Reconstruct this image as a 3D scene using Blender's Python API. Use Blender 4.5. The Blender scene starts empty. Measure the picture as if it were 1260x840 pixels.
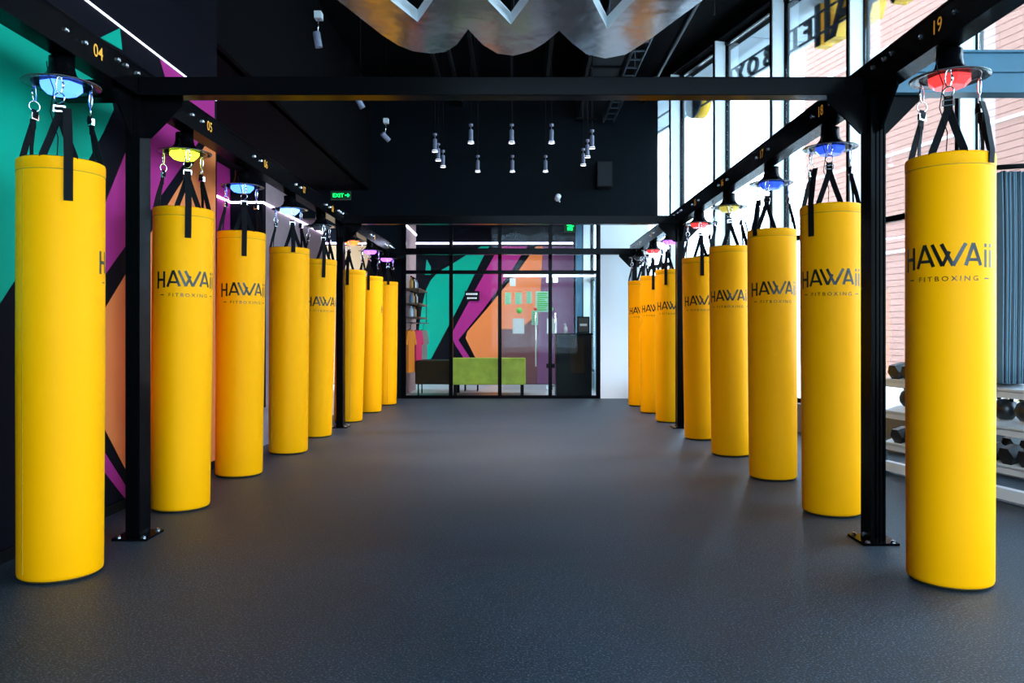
import bpy, bmesh, math, random
from mathutils import Vector, Matrix
random.seed(7)
SC = bpy.context.scene
COL = SC.collection
PI = math.pi

# ------------------------------------------------------------------ camera
F, VX, VY, HC = 960.0, 636.0, 409.0, 1.075        # focal length in px, principal point, eye height
cam_d = bpy.data.cameras.new('camera')
cam_d.sensor_width = 36.0
cam_d.lens = F / 1260 * 36
cam_d.shift_x = (630 - VX) / 1260
cam_d.shift_y = -(420 - VY) / 1260
cam_d.clip_start = 0.05
cam_d.clip_end = 400
cam = bpy.data.objects.new('camera', cam_d)
cam.location = (0, 0, HC)
cam.rotation_euler = (PI / 2, 0, 0)
COL.objects.link(cam)
SC.camera = cam

# ------------------------------------------------------------------ sky, view
world = bpy.data.worlds.new('overcast_sky')
SC.world = world
world.use_nodes = True
bg = world.node_tree.nodes['Background']
bg.inputs[0].default_value = (0.54, 0.79, 1.0, 1)
bg.inputs[1].default_value = 8.0
SC.view_settings.view_transform = 'Standard'
SC.view_settings.look = 'None'
SC.view_settings.exposure = 0.9
SC.view_settings.gamma = 1.0
SC.view_settings.use_curve_mapping = False
cy = SC.cycles
cy.max_bounces = 8
cy.diffuse_bounces = 4
cy.glossy_bounces = 4
cy.transparent_max_bounces = 16
cy.use_denoising = True
cy.caustics_reflective = False
cy.caustics_refractive = False
cy.sample_clamp_indirect = 6.0

# the shop front on the right runs at a slight angle to the bag rows
WA, WB = 5.236, -0.2406                     # x of the glass line = WA + WB * y
WANG = math.atan2(1.0, WB)
UL = math.hypot(1.0, WB)
def wx(y): return WA + WB * y

def portal(name, loc, rot, sx, sy):
    l = bpy.data.lights.new(name, 'AREA')
    l.shape = 'RECTANGLE'; l.size = sx; l.size_y = sy
    l.cycles.is_portal = True
    o = bpy.data.objects.new(name, l); COL.objects.link(o)
    o.location = loc; o.rotation_euler = rot
    return o
# sky portals: sample the sky through the glazing (they give no light of their own)
nrm = Vector((-1.0, WB, 0)).normalized()
def portal_rot(d): return d.to_track_quat('-Z', 'Z').to_euler()
pm = Vector((wx(4.2) + 0.25, 4.2, 2.6))
portal('sky_portal', pm, portal_rot(nrm), 17.5, 4.7)

portal('sky_portal', (2.6, -4.35, 2.6), portal_rot(Vector((0, 1, 0))), 7.4, 4.7)

# ------------------------------------------------------------------ helpers
def tag(o, label=None, cat=None, group=None, kind=None):
    if label: o['label'] = label
    if cat: o['category'] = cat
    if group: o['group'] = group
    if kind: o['kind'] = kind
    return o

def empty(name, loc=(0, 0, 0), rz=0.0, parent=None):
    o = bpy.data.objects.new(name, None)
    o.empty_display_size = 0.1
    o.location = loc
    o.rotation_euler = (0, 0, rz)
    o.parent = parent
    COL.objects.link(o)
    return o

def inst(name, mesh, parent=None, loc=(0, 0, 0), rot=(0, 0, 0)):
    o = bpy.data.objects.new(name, mesh)
    o.parent = parent
    o.location = loc
    o.rotation_euler = rot
    COL.objects.link(o)
    return o

class MB:
    """collects faces, builds one mesh"""
    def __init__(s):
        s.v = []; s.f = []; s.sm = []
    def add(s, vs, fs, smooth=False, M=None):
        b = len(s.v)
        for p in vs:
            p = Vector(p)
            s.v.append(tuple(M @ p) if M else tuple(p))
        for f in fs:
            s.f.append(tuple(b + i for i in f)); s.sm.append(smooth)
        return s
    def box(s, x0, x1, y0, y1, z0, z1, M=None):
        vs = [(x0,y0,z0),(x1,y0,z0),(x1,y1,z0),(x0,y1,z0),(x0,y0,z1),(x1,y0,z1),(x1,y1,z1),(x0,y1,z1)]
        fs = [(0,3,2,1),(4,5,6,7),(0,1,5,4),(1,2,6,5),(2,3,7,6),(3,0,4,7)]
        return s.add(vs, fs, M=M)
    def bbox(s, x0, x1, y0, y1, z0, z1, b=0.01, M=None):
        """box with chamfered edges"""
        bm = bmesh.new()
        bmesh.ops.create_cube(bm, size=1.0)
        for v in bm.verts:
            v.co = Vector(((x0+x1)/2 + v.co.x*(x1-x0), (y0+y1)/2 + v.co.y*(y1-y0), (z0+z1)/2 + v.co.z*(z1-z0)))
        bmesh.ops.bevel(bm, geom=bm.edges[:], offset=b, segments=2, profile=0.6, affect='EDGES')
        bm.verts.index_update()
        s.add([v.co for v in bm.verts], [[v.index for v in f.verts] for f in bm.faces], M=M)
        bm.free()
        return s
    def lathe(s, prof, n=24, M=None, smooth=True):
        vs = []; fs = []
        m = len(prof)
        for i in range(n):
            a = 2*PI*i/n
            for r, z in prof:
                vs.append((r*math.cos(a), r*math.sin(a), z))
        for i in range(n):
            j = (i+1) % n
            for k in range(m-1):
                fs.append((i*m+k, j*m+k, j*m+k+1, i*m+k+1))
        if prof[0][0] > 1e-6: fs.append(tuple(i*m for i in reversed(range(n))))
        if prof[-1][0] > 1e-6: fs.append(tuple(i*m+m-1 for i in range(n)))
        return s.add(vs, fs, smooth, M)
    def tube(s, pts, r, n=8, closed=False, M=None):
        pts = [Vector(p) for p in pts]
        N = len(pts); vs = []; fs = []
        ref = None
        for i, p in enumerate(pts):
            if closed: d = pts[(i+1) % N] - pts[i-1]
            else: d = pts[min(i+1, N-1)] - pts[max(i-1, 0)]
            d.normalize()
            if ref is None:
                ref = Vector((0,0,1)) if abs(d.z) < 0.9 else Vector((1,0,0))
            a = d.cross(ref)
            if a.length < 1e-4:
                ref = Vector((0,1,0)); a = d.cross(ref)
            a.normalize(); b = a.cross(d).normalized()
            ref = b
            rr = r[i] if isinstance(r, (list, tuple)) else r
            for k in range(n):
                t = 2*PI*k/n
                vs.append(p + a*math.cos(t)*rr + b*math.sin(t)*rr)
        L = N if closed else N-1
        for i in range(L):
            j = (i+1) % N
            for k in range(n):
                k2 = (k+1) % n
                fs.append((i*n+k, i*n+k2, j*n+k2, j*n+k))
        if not closed:
            fs.append(tuple(range(n-1, -1, -1)))
            fs.append(tuple((N-1)*n+k for k in range(n)))
        return s.add(vs, fs, True, M)
    def prism(s, poly, z0, z1, M=None):
        """poly: xy outline (convex or not) extruded along z"""
        n = len(poly)
        vs = [(x, y, z0) for x, y in poly] + [(x, y, z1) for x, y in poly]
        fs = [tuple(range(n-1, -1, -1)), tuple(range(n, 2*n))]
        for i in range(n):
            j = (i+1) % n
            fs.append((i, j, n+j, n+i))
        return s.add(vs, fs, M=M)
    def ribbon(s, pts, wdir, w, t):
        """flat strap along pts, width along wdir (one per point or one), thickness t"""
        pts = [Vector(p) for p in pts]; vs = []; fs = []
        for i, p in enumerate(pts):
            d = (pts[min(i+1, len(pts)-1)] - pts[max(i-1, 0)]).normalized()
            wd = Vector(wdir[i] if isinstance(wdir, list) else wdir)
            wd = (wd - d*wd.dot(d)).normalized()
            nn = d.cross(wd).normalized()
            for a, b in ((-1,-1),(1,-1),(1,1),(-1,1)):
                vs.append(p + wd*(a*w/2) + nn*(b*t/2))
        for i in range(len(pts)-1):
            for k in range(4):
                k2 = (k+1) % 4
                fs.append((i*4+k, i*4+k2, i*4+4+k2, i*4+4+k))
        e = (len(pts)-1)*4
        fs += [(3,2,1,0), (e,e+1,e+2,e+3)]
        return s.add(vs, fs)
    def mesh(s, name, mat):
        me = bpy.data.meshes.new(name)
        me.from_pydata(s.v, [], s.f)
        bm = bmesh.new(); bm.from_mesh(me)
        bmesh.ops.recalc_face_normals(bm, faces=bm.faces[:])
        bm.to_mesh(me); bm.free()
        for p, sm in zip(me.polygons, s.sm): p.use_smooth = sm
        if mat: me.materials.append(mat)
        me.update()
        return me
    def build(s, name, mat, parent=None, loc=(0,0,0), rot=(0,0,0)):
        return inst(name, s.mesh(name, mat), parent, loc, rot)

def Bx(name, mat, x0, x1, y0, y1, z0, z1, parent=None, b=0):
    m = MB()
    if b: m.bbox(x0, x1, y0, y1, z0, z1, b)
    else: m.box(x0, x1, y0, y1, z0, z1)
    return m.build(name, mat, parent)

def S(o):
    o['kind'] = 'structure'
    return o

def between(p, q):
    """matrix taking local z axis 0..1 to p..q (unit scale)"""
    p, q = Vector(p), Vector(q)
    return Matrix.Translation(p) @ (q - p).to_track_quat('Z', 'Y').to_matrix().to_4x4()

_fc = {}
def text_mesh_data(txt, size=1.0, spacing=1.0, bold=0.0, res=3):
    key = (txt, spacing, bold, res)
    if key not in _fc:
        cu = bpy.data.curves.new('lettering', 'FONT')
        cu.body = txt; cu.size = 1.0; cu.space_character = spacing
        cu.offset = bold; cu.resolution_u = res
        cu.align_x = 'CENTER'
        ob = bpy.data.objects.new('lettering', cu)
        COL.objects.link(ob)
        bpy.context.view_layer.update()
        dg = bpy.context.evaluated_depsgraph_get()
        me = bpy.data.meshes.new_from_object(ob.evaluated_get(dg))
        _fc[key] = ([tuple(v.co) for v in me.vertices], [tuple(p.vertices) for p in me.polygons])
        bpy.data.objects.remove(ob); bpy.data.meshes.remove(me); bpy.data.curves.remove(cu)
    vs, fs = _fc[key]
    return [(x*size, y*size, z*size) for x, y, z in vs], fs

# ------------------------------------------------------------------ materials
MATS = {}
def mat(name, col, rough=0.5, metal=0.0, spec=0.5, emit=None, estr=0.0, bump=None, vary=None, coat=0.0, alpha=None):
    m = bpy.data.materials.new(name); m.use_nodes = True
    nt = m.node_tree; p = nt.nodes['Principled BSDF']
    p.inputs['Base Color'].default_value = (*col, 1)
    p.inputs['Roughness'].default_value = rough
    p.inputs['Metallic'].default_value = metal
    p.inputs['Specular IOR Level'].default_value = spec
    p.inputs['Coat Weight'].default_value = coat
    if emit:
        p.inputs['Emission Color'].default_value = (*emit, 1)
        p.inputs['Emission Strength'].default_value = estr
    tc = None
    if bump or vary:
        tc = nt.nodes.new('ShaderNodeTexCoord')
    if vary:                                   # (scale, amount)
        n = nt.nodes.new('ShaderNodeTexNoise'); n.inputs['Scale'].default_value = vary[0]
        n.inputs['Detail'].default_value = 4
        nt.links.new(tc.outputs['Object'], n.inputs['Vector'])
        mx = nt.nodes.new('ShaderNodeMix'); mx.data_type = 'RGBA'
        a = tuple(c*(1-vary[1]) for c in col); b = tuple(min(1, c*(1+vary[1])) for c in col)
        mx.inputs[6].default_value = (*a, 1); mx.inputs[7].default_value = (*b, 1)
        nt.links.new(n.outputs['Fac'], mx.inputs[0])
        nt.links.new(mx.outputs[2], p.inputs['Base Color'])
    if bump:                                   # (scale, strength, distance)
        n = nt.nodes.new('ShaderNodeTexNoise'); n.inputs['Scale'].default_value = bump[0]
        n.inputs['Detail'].default_value = 3
        nt.links.new(tc.outputs['Object'], n.inputs['Vector'])
        bp = nt.nodes.new('ShaderNodeBump'); bp.inputs['Strength'].default_value = bump[1]
        bp.inputs['Distance'].default_value = bump[2]
        nt.links.new(n.outputs['Fac'], bp.inputs['Height'])
        nt.links.new(bp.outputs['Normal'], p.inputs['Normal'])
    MATS[name] = m
    return m

def glass_mat(name, tint=(1,1,1), refl=0.9):
    m = bpy.data.materials.new(name); m.use_nodes = True
    nt = m.node_tree; nt.nodes.clear()
    out = nt.nodes.new('ShaderNodeOutputMaterial')
    tr = nt.nodes.new('ShaderNodeBsdfTransparent'); tr.inputs[0].default_value = (*tint, 1)
    gl = nt.nodes.new('ShaderNodeBsdfGlossy'); gl.inputs['Roughness'].default_value = 0.02
    fr = nt.nodes.new('ShaderNodeFresnel'); fr.inputs[0].default_value = 1.45
    mu = nt.nodes.new('ShaderNodeMath'); mu.operation = 'MULTIPLY'; mu.inputs[1].default_value = refl
    nt.links.new(fr.outputs[0], mu.inputs[0])
    mx = nt.nodes.new('ShaderNodeMixShader')
    nt.links.new(mu.outputs[0], mx.inputs[0])
    nt.links.new(tr.outputs[0], mx.inputs[1]); nt.links.new(gl.outputs[0], mx.inputs[2])
    nt.links.new(mx.outputs[0], out.inputs[0])
    return m

M_black = mat('black_gloss_steel', (0.002, 0.002, 0.0025), 0.2, 0, 0.035, bump=(60, 0.05, 0.002))
M_blackmat = mat('black_matte', (0.0025, 0.0025, 0.003), 0.6, 0, 0.1)
M_ceil = mat('ceiling_black', (0.0025, 0.0025, 0.003), 0.85, 0, 0.05, vary=(3, 0.3))
M_navy = mat('navy_wall_paint', (0.002, 0.004, 0.006), 0.5, 0, 0.06, vary=(2, 0.15))
M_char = mat('charcoal_wall_paint', (0.004, 0.0038, 0.0065), 0.7, 0, 0.04, vary=(4, 0.12))
M_green = mat('mural_green', (0.0, 0.30, 0.19), 0.6, 0, 0.08, vary=(6, 0.06))
M_mag = mat('mural_magenta', (0.36, 0.022, 0.17), 0.6, 0, 0.08, vary=(6, 0.06))
M_orange = mat('mural_orange', (0.80, 0.21, 0.06), 0.6, 0, 0.08, vary=(6, 0.06))
M_mauve = mat('mural_mauve', (0.2, 0.07, 0.15), 0.6, 0, 0.08, vary=(6, 0.06))
M_white = mat('white_paint', (0.92, 0.93, 0.94), 0.5)
M_frame_white = mat('white_aluminium', (0.75, 0.8, 0.82), 0.4)
M_chrome = mat('chrome', (0.8, 0.8, 0.8), 0.18, 1.0)
M_mirror = mat('mirror_foil', (0.38, 0.39, 0.42), 0.16, 0.85, bump=(1.6, 0.10, 0.12))
M_tile = mat('light_grey_tile', (0.42, 0.45, 0.47), 0.35, vary=(2, 0.08))
M_yellow = mat('yellow_vinyl', (1.0, 0.37, 0.0), 0.5, 0, 0.06, bump=(220, 0.04, 0.002), vary=(3, 0.03))
M_yellow_base = mat('dark_bag_base', (0.05, 0.03, 0.0), 0.7)
M_seam = mat('seam_thread', (0.42, 0.23, 0.0), 0.6)
M_print = mat('black_print', (0.006, 0.006, 0.006), 0.32, 0, 0.3)
M_strap = mat('black_webbing', (0.004, 0.004, 0.005), 0.75, 0, 0.1, bump=(400, 0.3, 0.001))
M_amber = mat('amber_number', (0.8, 0.34, 0.02), 0.5, emit=(0.9, 0.4, 0.03), estr=0.12)
M_clear = mat('smoky_plastic', (0.05, 0.055, 0.06), 0.15, 0, 0.6)
M_glass = glass_mat('window_glass', (0.97, 0.99, 1.0), 0.6)
M_pglass = glass_mat('partition_glass', (0.96, 0.98, 0.98), 0.11)
M_brick = mat('terracotta_board', (0.47, 0.21, 0.15), 0.8, vary=(0.6, 0.08))
M_backing = mat('joint_shadow_backing', (0.16, 0.08, 0.06), 0.9)
M_soffit = mat('soffit_panel', (0.62, 0.74, 0.80), 0.6)
M_outground = mat('pavement', (0.62, 0.62, 0.62), 0.8, vary=(1, 0.1))
M_led = mat('led_strip_light', (1, 1, 1), 0.5, emit=(0.74, 0.70, 1.0), estr=5.0)
M_leddim = mat('led_strip_dim', (1, 1, 1), 0.5, emit=(0.7, 0.72, 1.0), estr=1.2)
M_lampglow = mat('lamp_glow', (1, 1, 1), 0.5, emit=(0.82, 0.86, 1.0), estr=3.5)
M_lampbody = mat('lamp_body_white', (0.2, 0.21, 0.28), 0.4)
M_exit = mat('exit_sign_green', (0.0, 0.4, 0.05), 0.5, emit=(0.0, 0.9, 0.12), estr=1.6)
M_exitbg = mat('exit_sign_dark', (0.0, 0.03, 0.008), 0.4)
M_gold = mat('sign_yellow', (0.95, 0.52, 0.02), 0.5)
M_signdark = mat('sign_dark_back', (0.03, 0.05, 0.07), 0.5)
M_velvet = mat('green_velvet', (0.36, 0.46, 0.05), 0.85, vary=(7, 0.45))
M_brown = mat('dark_brown_leather', (0.02, 0.013, 0.006), 0.5, 0, 0.08, vary=(5, 0.2))
M_counter = mat('black_counter', (0.004, 0.005, 0.006), 0.35, 0, 0.06)
M_pinkwood = mat('pale_mauve_panelling', (0.36, 0.25, 0.26), 0.6, vary=(9, 0.18))
M_shelfwood = mat('brown_shelf', (0.16, 0.09, 0.06), 0.6)
M_shirt_o = mat('orange_cloth', (0.9, 0.25, 0.01), 0.8)
M_shirt_p = mat('pink_cloth', (0.75, 0.03, 0.14), 0.8)
M_shirt_g = mat('grey_cloth', (0.2, 0.22, 0.2), 0.8)
M_paper = mat('white_paper', (0.85, 0.88, 0.85), 0.6)
M_mint = mat('mint_paper', (0.45, 0.8, 0.6), 0.6)
M_lime = mat('lime_print', (0.08, 0.6, 0.05), 0.6)
M_red = mat('red_print', (0.7, 0.05, 0.03), 0.6)
M_tanwall = mat('tan_wall', (0.42, 0.22, 0.10), 0.6)
M_matblue = mat('blue_grey_mat', (0.07, 0.13, 0.17), 0.7)
M_matdark = mat('dark_grey_mat', (0.008, 0.01, 0.014), 0.7)
M_rackwhite = mat('white_rack_steel', (0.7, 0.75, 0.8), 0.35)
M_rackdark = mat('dark_rack_steel', (0.03, 0.035, 0.04), 0.4)
M_rubber = mat('black_rubber', (0.008, 0.008, 0.009), 0.35)
M_leaf = mat('hedge_leaf', (0.06, 0.22, 0.04), 0.6)
M_grey = mat('grey_sill', (0.20, 0.22, 0.24), 0.5)
M_duct = mat('dark_duct', (0.006, 0.007, 0.009), 0.5, 0, 0.2)
M_tray = mat('galvanised_tray', (0.05, 0.06, 0.08), 0.35, 0.6)

# speckled rubber floor
def floor_mat():
    m = bpy.data.materials.new('speckled_rubber_floor'); m.use_nodes = True
    nt = m.node_tree; p = nt.nodes['Principled BSDF']
    tc = nt.nodes.new('ShaderNodeTexCoord')
    n1 = nt.nodes.new('ShaderNodeTexNoise'); n1.inputs['Scale'].default_value = 130; n1.inputs['Detail'].default_value = 2
    n2 = nt.nodes.new('ShaderNodeTexNoise'); n2.inputs['Scale'].default_value = 1.1; n2.inputs['Detail'].default_value = 5
    for n in (n1, n2): nt.links.new(tc.outputs['Object'], n.inputs['Vector'])
    r1 = nt.nodes.new('ShaderNodeValToRGB')
    r1.color_ramp.elements[0].position = 0.54; r1.color_ramp.elements[0].color = (0.0085, 0.016, 0.026, 1)
    r1.color_ramp.elements[1].position = 0.70; r1.color_ramp.elements[1].color = (0.08, 0.12, 0.165, 1)
    nt.links.new(n1.outputs['Fac'], r1.inputs['Fac'])
    mx = nt.nodes.new('ShaderNodeMix'); mx.data_type = 'RGBA'; mx.blend_type = 'MULTIPLY'
    mx.inputs[0].default_value = 1.0
    r2 = nt.nodes.new('ShaderNodeValToRGB')
    r2.color_ramp.elements[0].position = 0.3; r2.color_ramp.elements[0].color = (0.75, 0.75, 0.75, 1)
    r2.color_ramp.elements[1].position = 0.7; r2.color_ramp.elements[1].color = (1.25, 1.25, 1.25, 1)
    nt.links.new(n2.outputs['Fac'], r2.inputs['Fac'])
    nt.links.new(r1.outputs['Color'], mx.inputs[6]); nt.links.new(r2.outputs['Color'], mx.inputs[7])
    nt.links.new(mx.outputs[2], p.inputs['Base Color'])
    mr = nt.nodes.new('ShaderNodeMapRange')
    mr.inputs['To Min'].default_value = 0.48; mr.inputs['To Max'].default_value = 0.62
    nt.links.new(n2.outputs['Fac'], mr.inputs['Value'])
    nt.links.new(mr.outputs['Result'], p.inputs['Roughness'])
    p.inputs['Specular IOR Level'].default_value = 0.45
    bp = nt.nodes.new('ShaderNodeBump'); bp.inputs['Strength'].default_value = 0.35; bp.inputs['Distance'].default_value = 0.004
    nt.links.new(n1.outputs['Fac'], bp.inputs['Height'])
    nt.links.new(bp.outputs['Normal'], p.inputs['Normal'])
    return m
M_floor = floor_mat()

# ------------------------------------------------------------------ the room
CEIL = 5.08
RWX = -1.0                                   # the wall behind the camera is glazed from here to the right
GY = 12.74                                   # glass partition
BY = 16.2                                    # back wall of the lobby
LX = -2.404                                  # mural wall on the left
LEDZ = HC + 1.85

S(MB().prism([(LX, -4.2), (wx(-4.2), -4.2), (wx(GY), GY), (LX, GY)], -0.1, 0).build('floor', M_floor))
S(Bx('floor_lobby', M_tile, -4.4, 2.15, GY, BY + 0.3, -0.1, 0.0))
S(Bx('floor_corridor', M_tile, -4.4, LX, 6.0, GY, -0.1, 0.0))
S(MB().prism([(-4.6, -4.4), (wx(-4.4) + 0.1, -4.4), (wx(BY + 0.3) + 0.1, BY + 0.3), (-4.6, BY + 0.3)], CEIL, CEIL + 0.15).build('ceiling', M_ceil))

# left mural wall with painted shapes; wall coordinates (distance y, height above eye h)
wl = S(Bx('wall_left', M_char, LX - 0.2, LX, -4.2, 6.25, 0, CEIL))
def paint_left(name, m, pts, lift=0.002):
    pb = MB()
    pb.add([(LX + lift, y, HC + h) for y, h in pts] + [(LX - 0.004, y, HC + h) for y, h in pts],
           [tuple(range(len(pts))), tuple(range(2*len(pts)-1, len(pts)-1, -1))] +
           [(i, (i+1) % len(pts), len(pts)+(i+1) % len(pts), len(pts)+i) for i in range(len(pts))])
    return pb.build(name, m, wl)
paint_left('painted_shape', M_green, [(2.6,-0.3),(3.5,0.0),(4.2,0.75),(4.53,1.16),(4.65,1.33),(4.56,1.50),(4.50,1.64),(2.6,1.64)])
paint_left('painted_shape', M_mag, [(4.19,0.0),(4.53,0.32),(4.80,0.54),(5.46,1.08),(6.20,1.70),(6.20,1.84),(5.25,1.84),(5.35,1.72),(4.80,1.12),(4.56,0.765),(3.95,0.05),(3.85,-0.14),(4.53,-0.80),(4.81,-1.04),(4.86,-1.07),(5.05,-1.07),(4.81,-0.96),(4.53,-0.68),(4.10,-0.16)])
paint_left('painted_shape', M_orange, [(4.20,-0.16),(4.53,0.122),(4.80,0.365),(5.46,0.96),(6.22,1.62),(6.22,-1.07),(5.12,-1.07),(4.81,-0.862),(4.53,-0.542)])
paint_left('painted_shape', M_green, [(4.50,1.70),(4.72,1.84),(4.75,1.72)])
S(Bx('trim_1', M_leddim, LX, LX + 0.012, -4.0, 6.22, LEDZ - 0.004, LEDZ + 0.004))
S(Bx('trim_2', M_blackmat, LX - 0.004, LX + 0.014, -4.1, 6.24, 0, 0.06))

# corridor to the left of the hall, beyond the mural wall
S(Bx('wall_corridor_near', M_char, -4.4, LX - 0.2, 6.05, 6.25, 0, CEIL))
wc = S(Bx('wall_corridor_left', M_mag, -4.28, -4.08, 6.25, 11.1, 0, 3.4))
S(Bx('wall_corridor_step', M_char, -4.28, -3.62, 11.1, 11.25, 0, 3.4))
S(Bx('wall_corridor_far', M_pinkwood, -3.80, -3.62, 11.25, 14.56, 0, 3.4))
S(Bx('ceiling_corridor', M_ceil, -4.4, LX - 0.05, 6.25, BY, 3.4, 3.5))
S(Bx('wall_corridor_fascia', M_ceil, LX - 0.1, LX, 6.25, GY, 3.4, CEIL))
S(Bx('trim_3', M_led, -4.08, -4.06, 6.4, 11.1, LEDZ - 0.012, LEDZ + 0.012))
S(Bx('trim_4', M_led, -4.06, -3.62, 11.078, 11.1, LEDZ - 0.012, LEDZ + 0.012))
S(Bx('trim_5', M_led, -3.62, -3.60, 11.1, 14.5, LEDZ - 0.012, LEDZ + 0.012))

# partition line at the back of the hall
S(Bx('wall_back_left', M_navy, LX, -1.87, GY, GY + 0.15, 0, 2.94))
S(Bx('wall_back_upper', M_navy, -4.4, 2.3, GY, GY + 0.15, 2.94, CEIL))
S(Bx('wall_back_right', M_white, 1.36, 2.15, GY - 0.02, GY + 0.13, 0, 2.94))

# lobby shell
wlb = S(Bx('wall_lobby_left', M_pinkwood, -2.02, -1.92, GY + 0.15, 14.85, 0, 3.4))
wb = S(Bx('wall_lobby_back', M_char, -4.6, 1.22, BY, BY + 0.2, 0, CEIL))
S(Bx('ceiling_lobby', M_ceil, -4.4, 2.3, GY + 0.15, BY, 3.75, 3.85))
S(Bx('wall_lobby_right', mat('blue_teal_paint', (0.05, 0.17, 0.27), 0.5), 1.22, 1.42, 15.95, BY + 0.2, 0, CEIL))
S(Bx('trim_6', M_led, -1.92, -1.90, GY + 0.2, 14.82, LEDZ - 0.012, LEDZ + 0.012))
S(Bx('trim_7', M_led, -4.1, 1.16, BY - 0.02, BY, LEDZ - 0.018, LEDZ + 0.018))
def on_back(px, py): return ((px - VX) * BY / F, HC + (VY - py) * BY / F)
def paint_back(m, pts):
    q = [on_back(*p) for p in pts]; n = len(q)
    pb = MB().add([(x, BY - 0.003, max(z, 0.01)) for x, z in q] + [(x, BY + 0.01, max(z, 0.01)) for x, z in q],
           [tuple(range(n-1, -1, -1)), tuple(range(n, 2*n))] + [(i, (i+1) % n, n+(i+1) % n, n+i) for i in range(n)])
    return pb.build('painted_shape', m, wb)
paint_back(M_green, [(540,334),(556,325),(578,311),(592,303),(602,303),(597,311),(563,380),(530,442),(515,470),(505,470),(512,440),(516,400),(520,374),(524,357),(530,345),(537,337)])
paint_back(M_green, [(523,338),(525,319),(530,328),(530,338)])
paint_back(M_mag, [(614,303),(610,311),(572,380),(557,408),(556,414),(560,424),(580,455),(590,472),(600,472),(577,438),(564,418),(595,380),(628,335),(643,311),(649,303)])
paint_back(M_orange, [(660,303),(654,311),(638,333),(599,380),(575,408),(573,416),(584,438),(605,472),(616.7,472),(616.7,404.7),(639.9,404.7),(664,384.5),(668,303)])
paint_back(M_mauve, [(668.3,303),(664.3,380),(660.3,472),(706,472),(706,303)])
paint_back(mat('mural_brown', (0.17, 0.06, 0.06), 0.6, 0, 0.08), [(617,405),(617,472),(659.9,472),(661.9,440),(664,385),(640,405)])
paint_back(M_tanwall, [(395,302),(395,472),(460,472),(460,302)])

# ------------------------------------------------------------------ glazed partition to the lobby
gp = S(empty('window_1', (0, GY, 0)))
gx = [-1.845, -1.075, -0.279, 0.544, 1.327]
def gbox(name, m, x0, x1, y0, y1, z0, z1): return Bx(name, m, x0, x1, y0, y1, z0, z1, gp)
for i, x in enumerate(gx):
    w = 0.03 if 0 < i < 4 else 0.035
    gbox('window_frame', M_black, x - w, x + w, -0.03, 0.03, 0.0, 2.94)
for z0, z1 in ((0.0, 0.05), (2.03, 2.09), (2.90, 2.96)):
    for a, b in zip(gx[:-1], gx[1:]):
        gbox('window_frame', M_black, a + 0.03, b - 0.03, -0.028, 0.028, z0, z1)
for z0, z1 in ((0.05, 2.03), (2.09, 2.90)):
    for a, b in zip(gx[:-1], gx[1:]):
        gbox('pane', M_pglass, a + 0.031, b - 0.031, -0.004, 0.004, z0, z1)

# ------------------------------------------------------------------ shop-front windows on the right
STEP = 1.325
PORT = None
sills = []
head_z = 4.90
for k in range(-8, 8):
    y0 = 6.33 + STEP * k
    y1 = y0 + STEP
    L = STEP * UL
    w = S(empty('window_%d' % (k + 10), (wx(y0), y0, 0), WANG))       # local x along the wall, local +y into the room
    def lb(name, m, x0, x1, ya, yb, z0, z1): return Bx(name, m, x0, x1, ya, yb, z0, z1, w)
    lb('mullion', M_frame_white, -0.03, 0.03, 0.02, 0.165, 0.30, head_z)
    lb('window_frame', M_black, -0.012, 0.012, 0.165, 0.18, 0.30, head_z)
    lb('window_frame', M_black, -0.04, 0.04, -0.05, 0.02, 0.30, head_z)
    lb('window_frame', M_black, 0.04, L - 0.04, -0.035, 0.035, 2.10, 2.155)
    lb('window_frame', M_black, 0.04, L - 0.04, -0.035, 0.035, head_z - 0.05, head_z)
    lb('window_frame', M_black, 0.04, L - 0.04, -0.035, 0.035, 0.30, 0.35)
    lb('pane', M_glass, 0.041, L - 0.041, -0.004, 0.004, 0.351, 2.099)
    lb('pane', M_glass, 0.041, L - 0.041, -0.004, 0.004, 2.156, head_z - 0.051)
    lb('window_sill', M_grey, -0.02, L - 0.025, -0.1, 0.14, 0.0, 0.30)
    lb('window_head', M_ceil, 0.0, L, -0.2, 0.15, head_z, CEIL)

S(Bx('wall_behind', M_char, LX - 0.2, RWX, -4.4, -4.2, 0, CEIL))
NRW = 5
RWS = (wx(-4.2) - RWX) / NRW
for k in range(NRW):                          # glazing round the corner, behind the camera
    w = S(empty('window_%d' % (k + 20), (RWX + RWS * k, -4.2, 0)))
    def lb(name, m, xa, xb, ya, yb, z0, z1): return Bx(name, m, xa, xb, ya, yb, z0, z1, w)
    lb('mullion', M_frame_white, 0.0, 0.06, -0.05, 0.12, 0.30, head_z)
    lb('window_frame', M_black, 0.06, RWS, -0.03, 0.03, 2.10, 2.16)
    lb('pane', M_glass, 0.061, RWS - 0.001, -0.004, 0.004, 0.301, 2.099)
    lb('pane', M_glass, 0.061, RWS - 0.001, -0.004, 0.004, 2.161, head_z - 0.001)
    lb('window_sill', M_grey, 0.0, RWS, -0.1, 0.1, 0.0, 0.30)
    lb('window_head', M_ceil, 0.0, RWS, -0.1, 0.1, head_z, CEIL)

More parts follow.
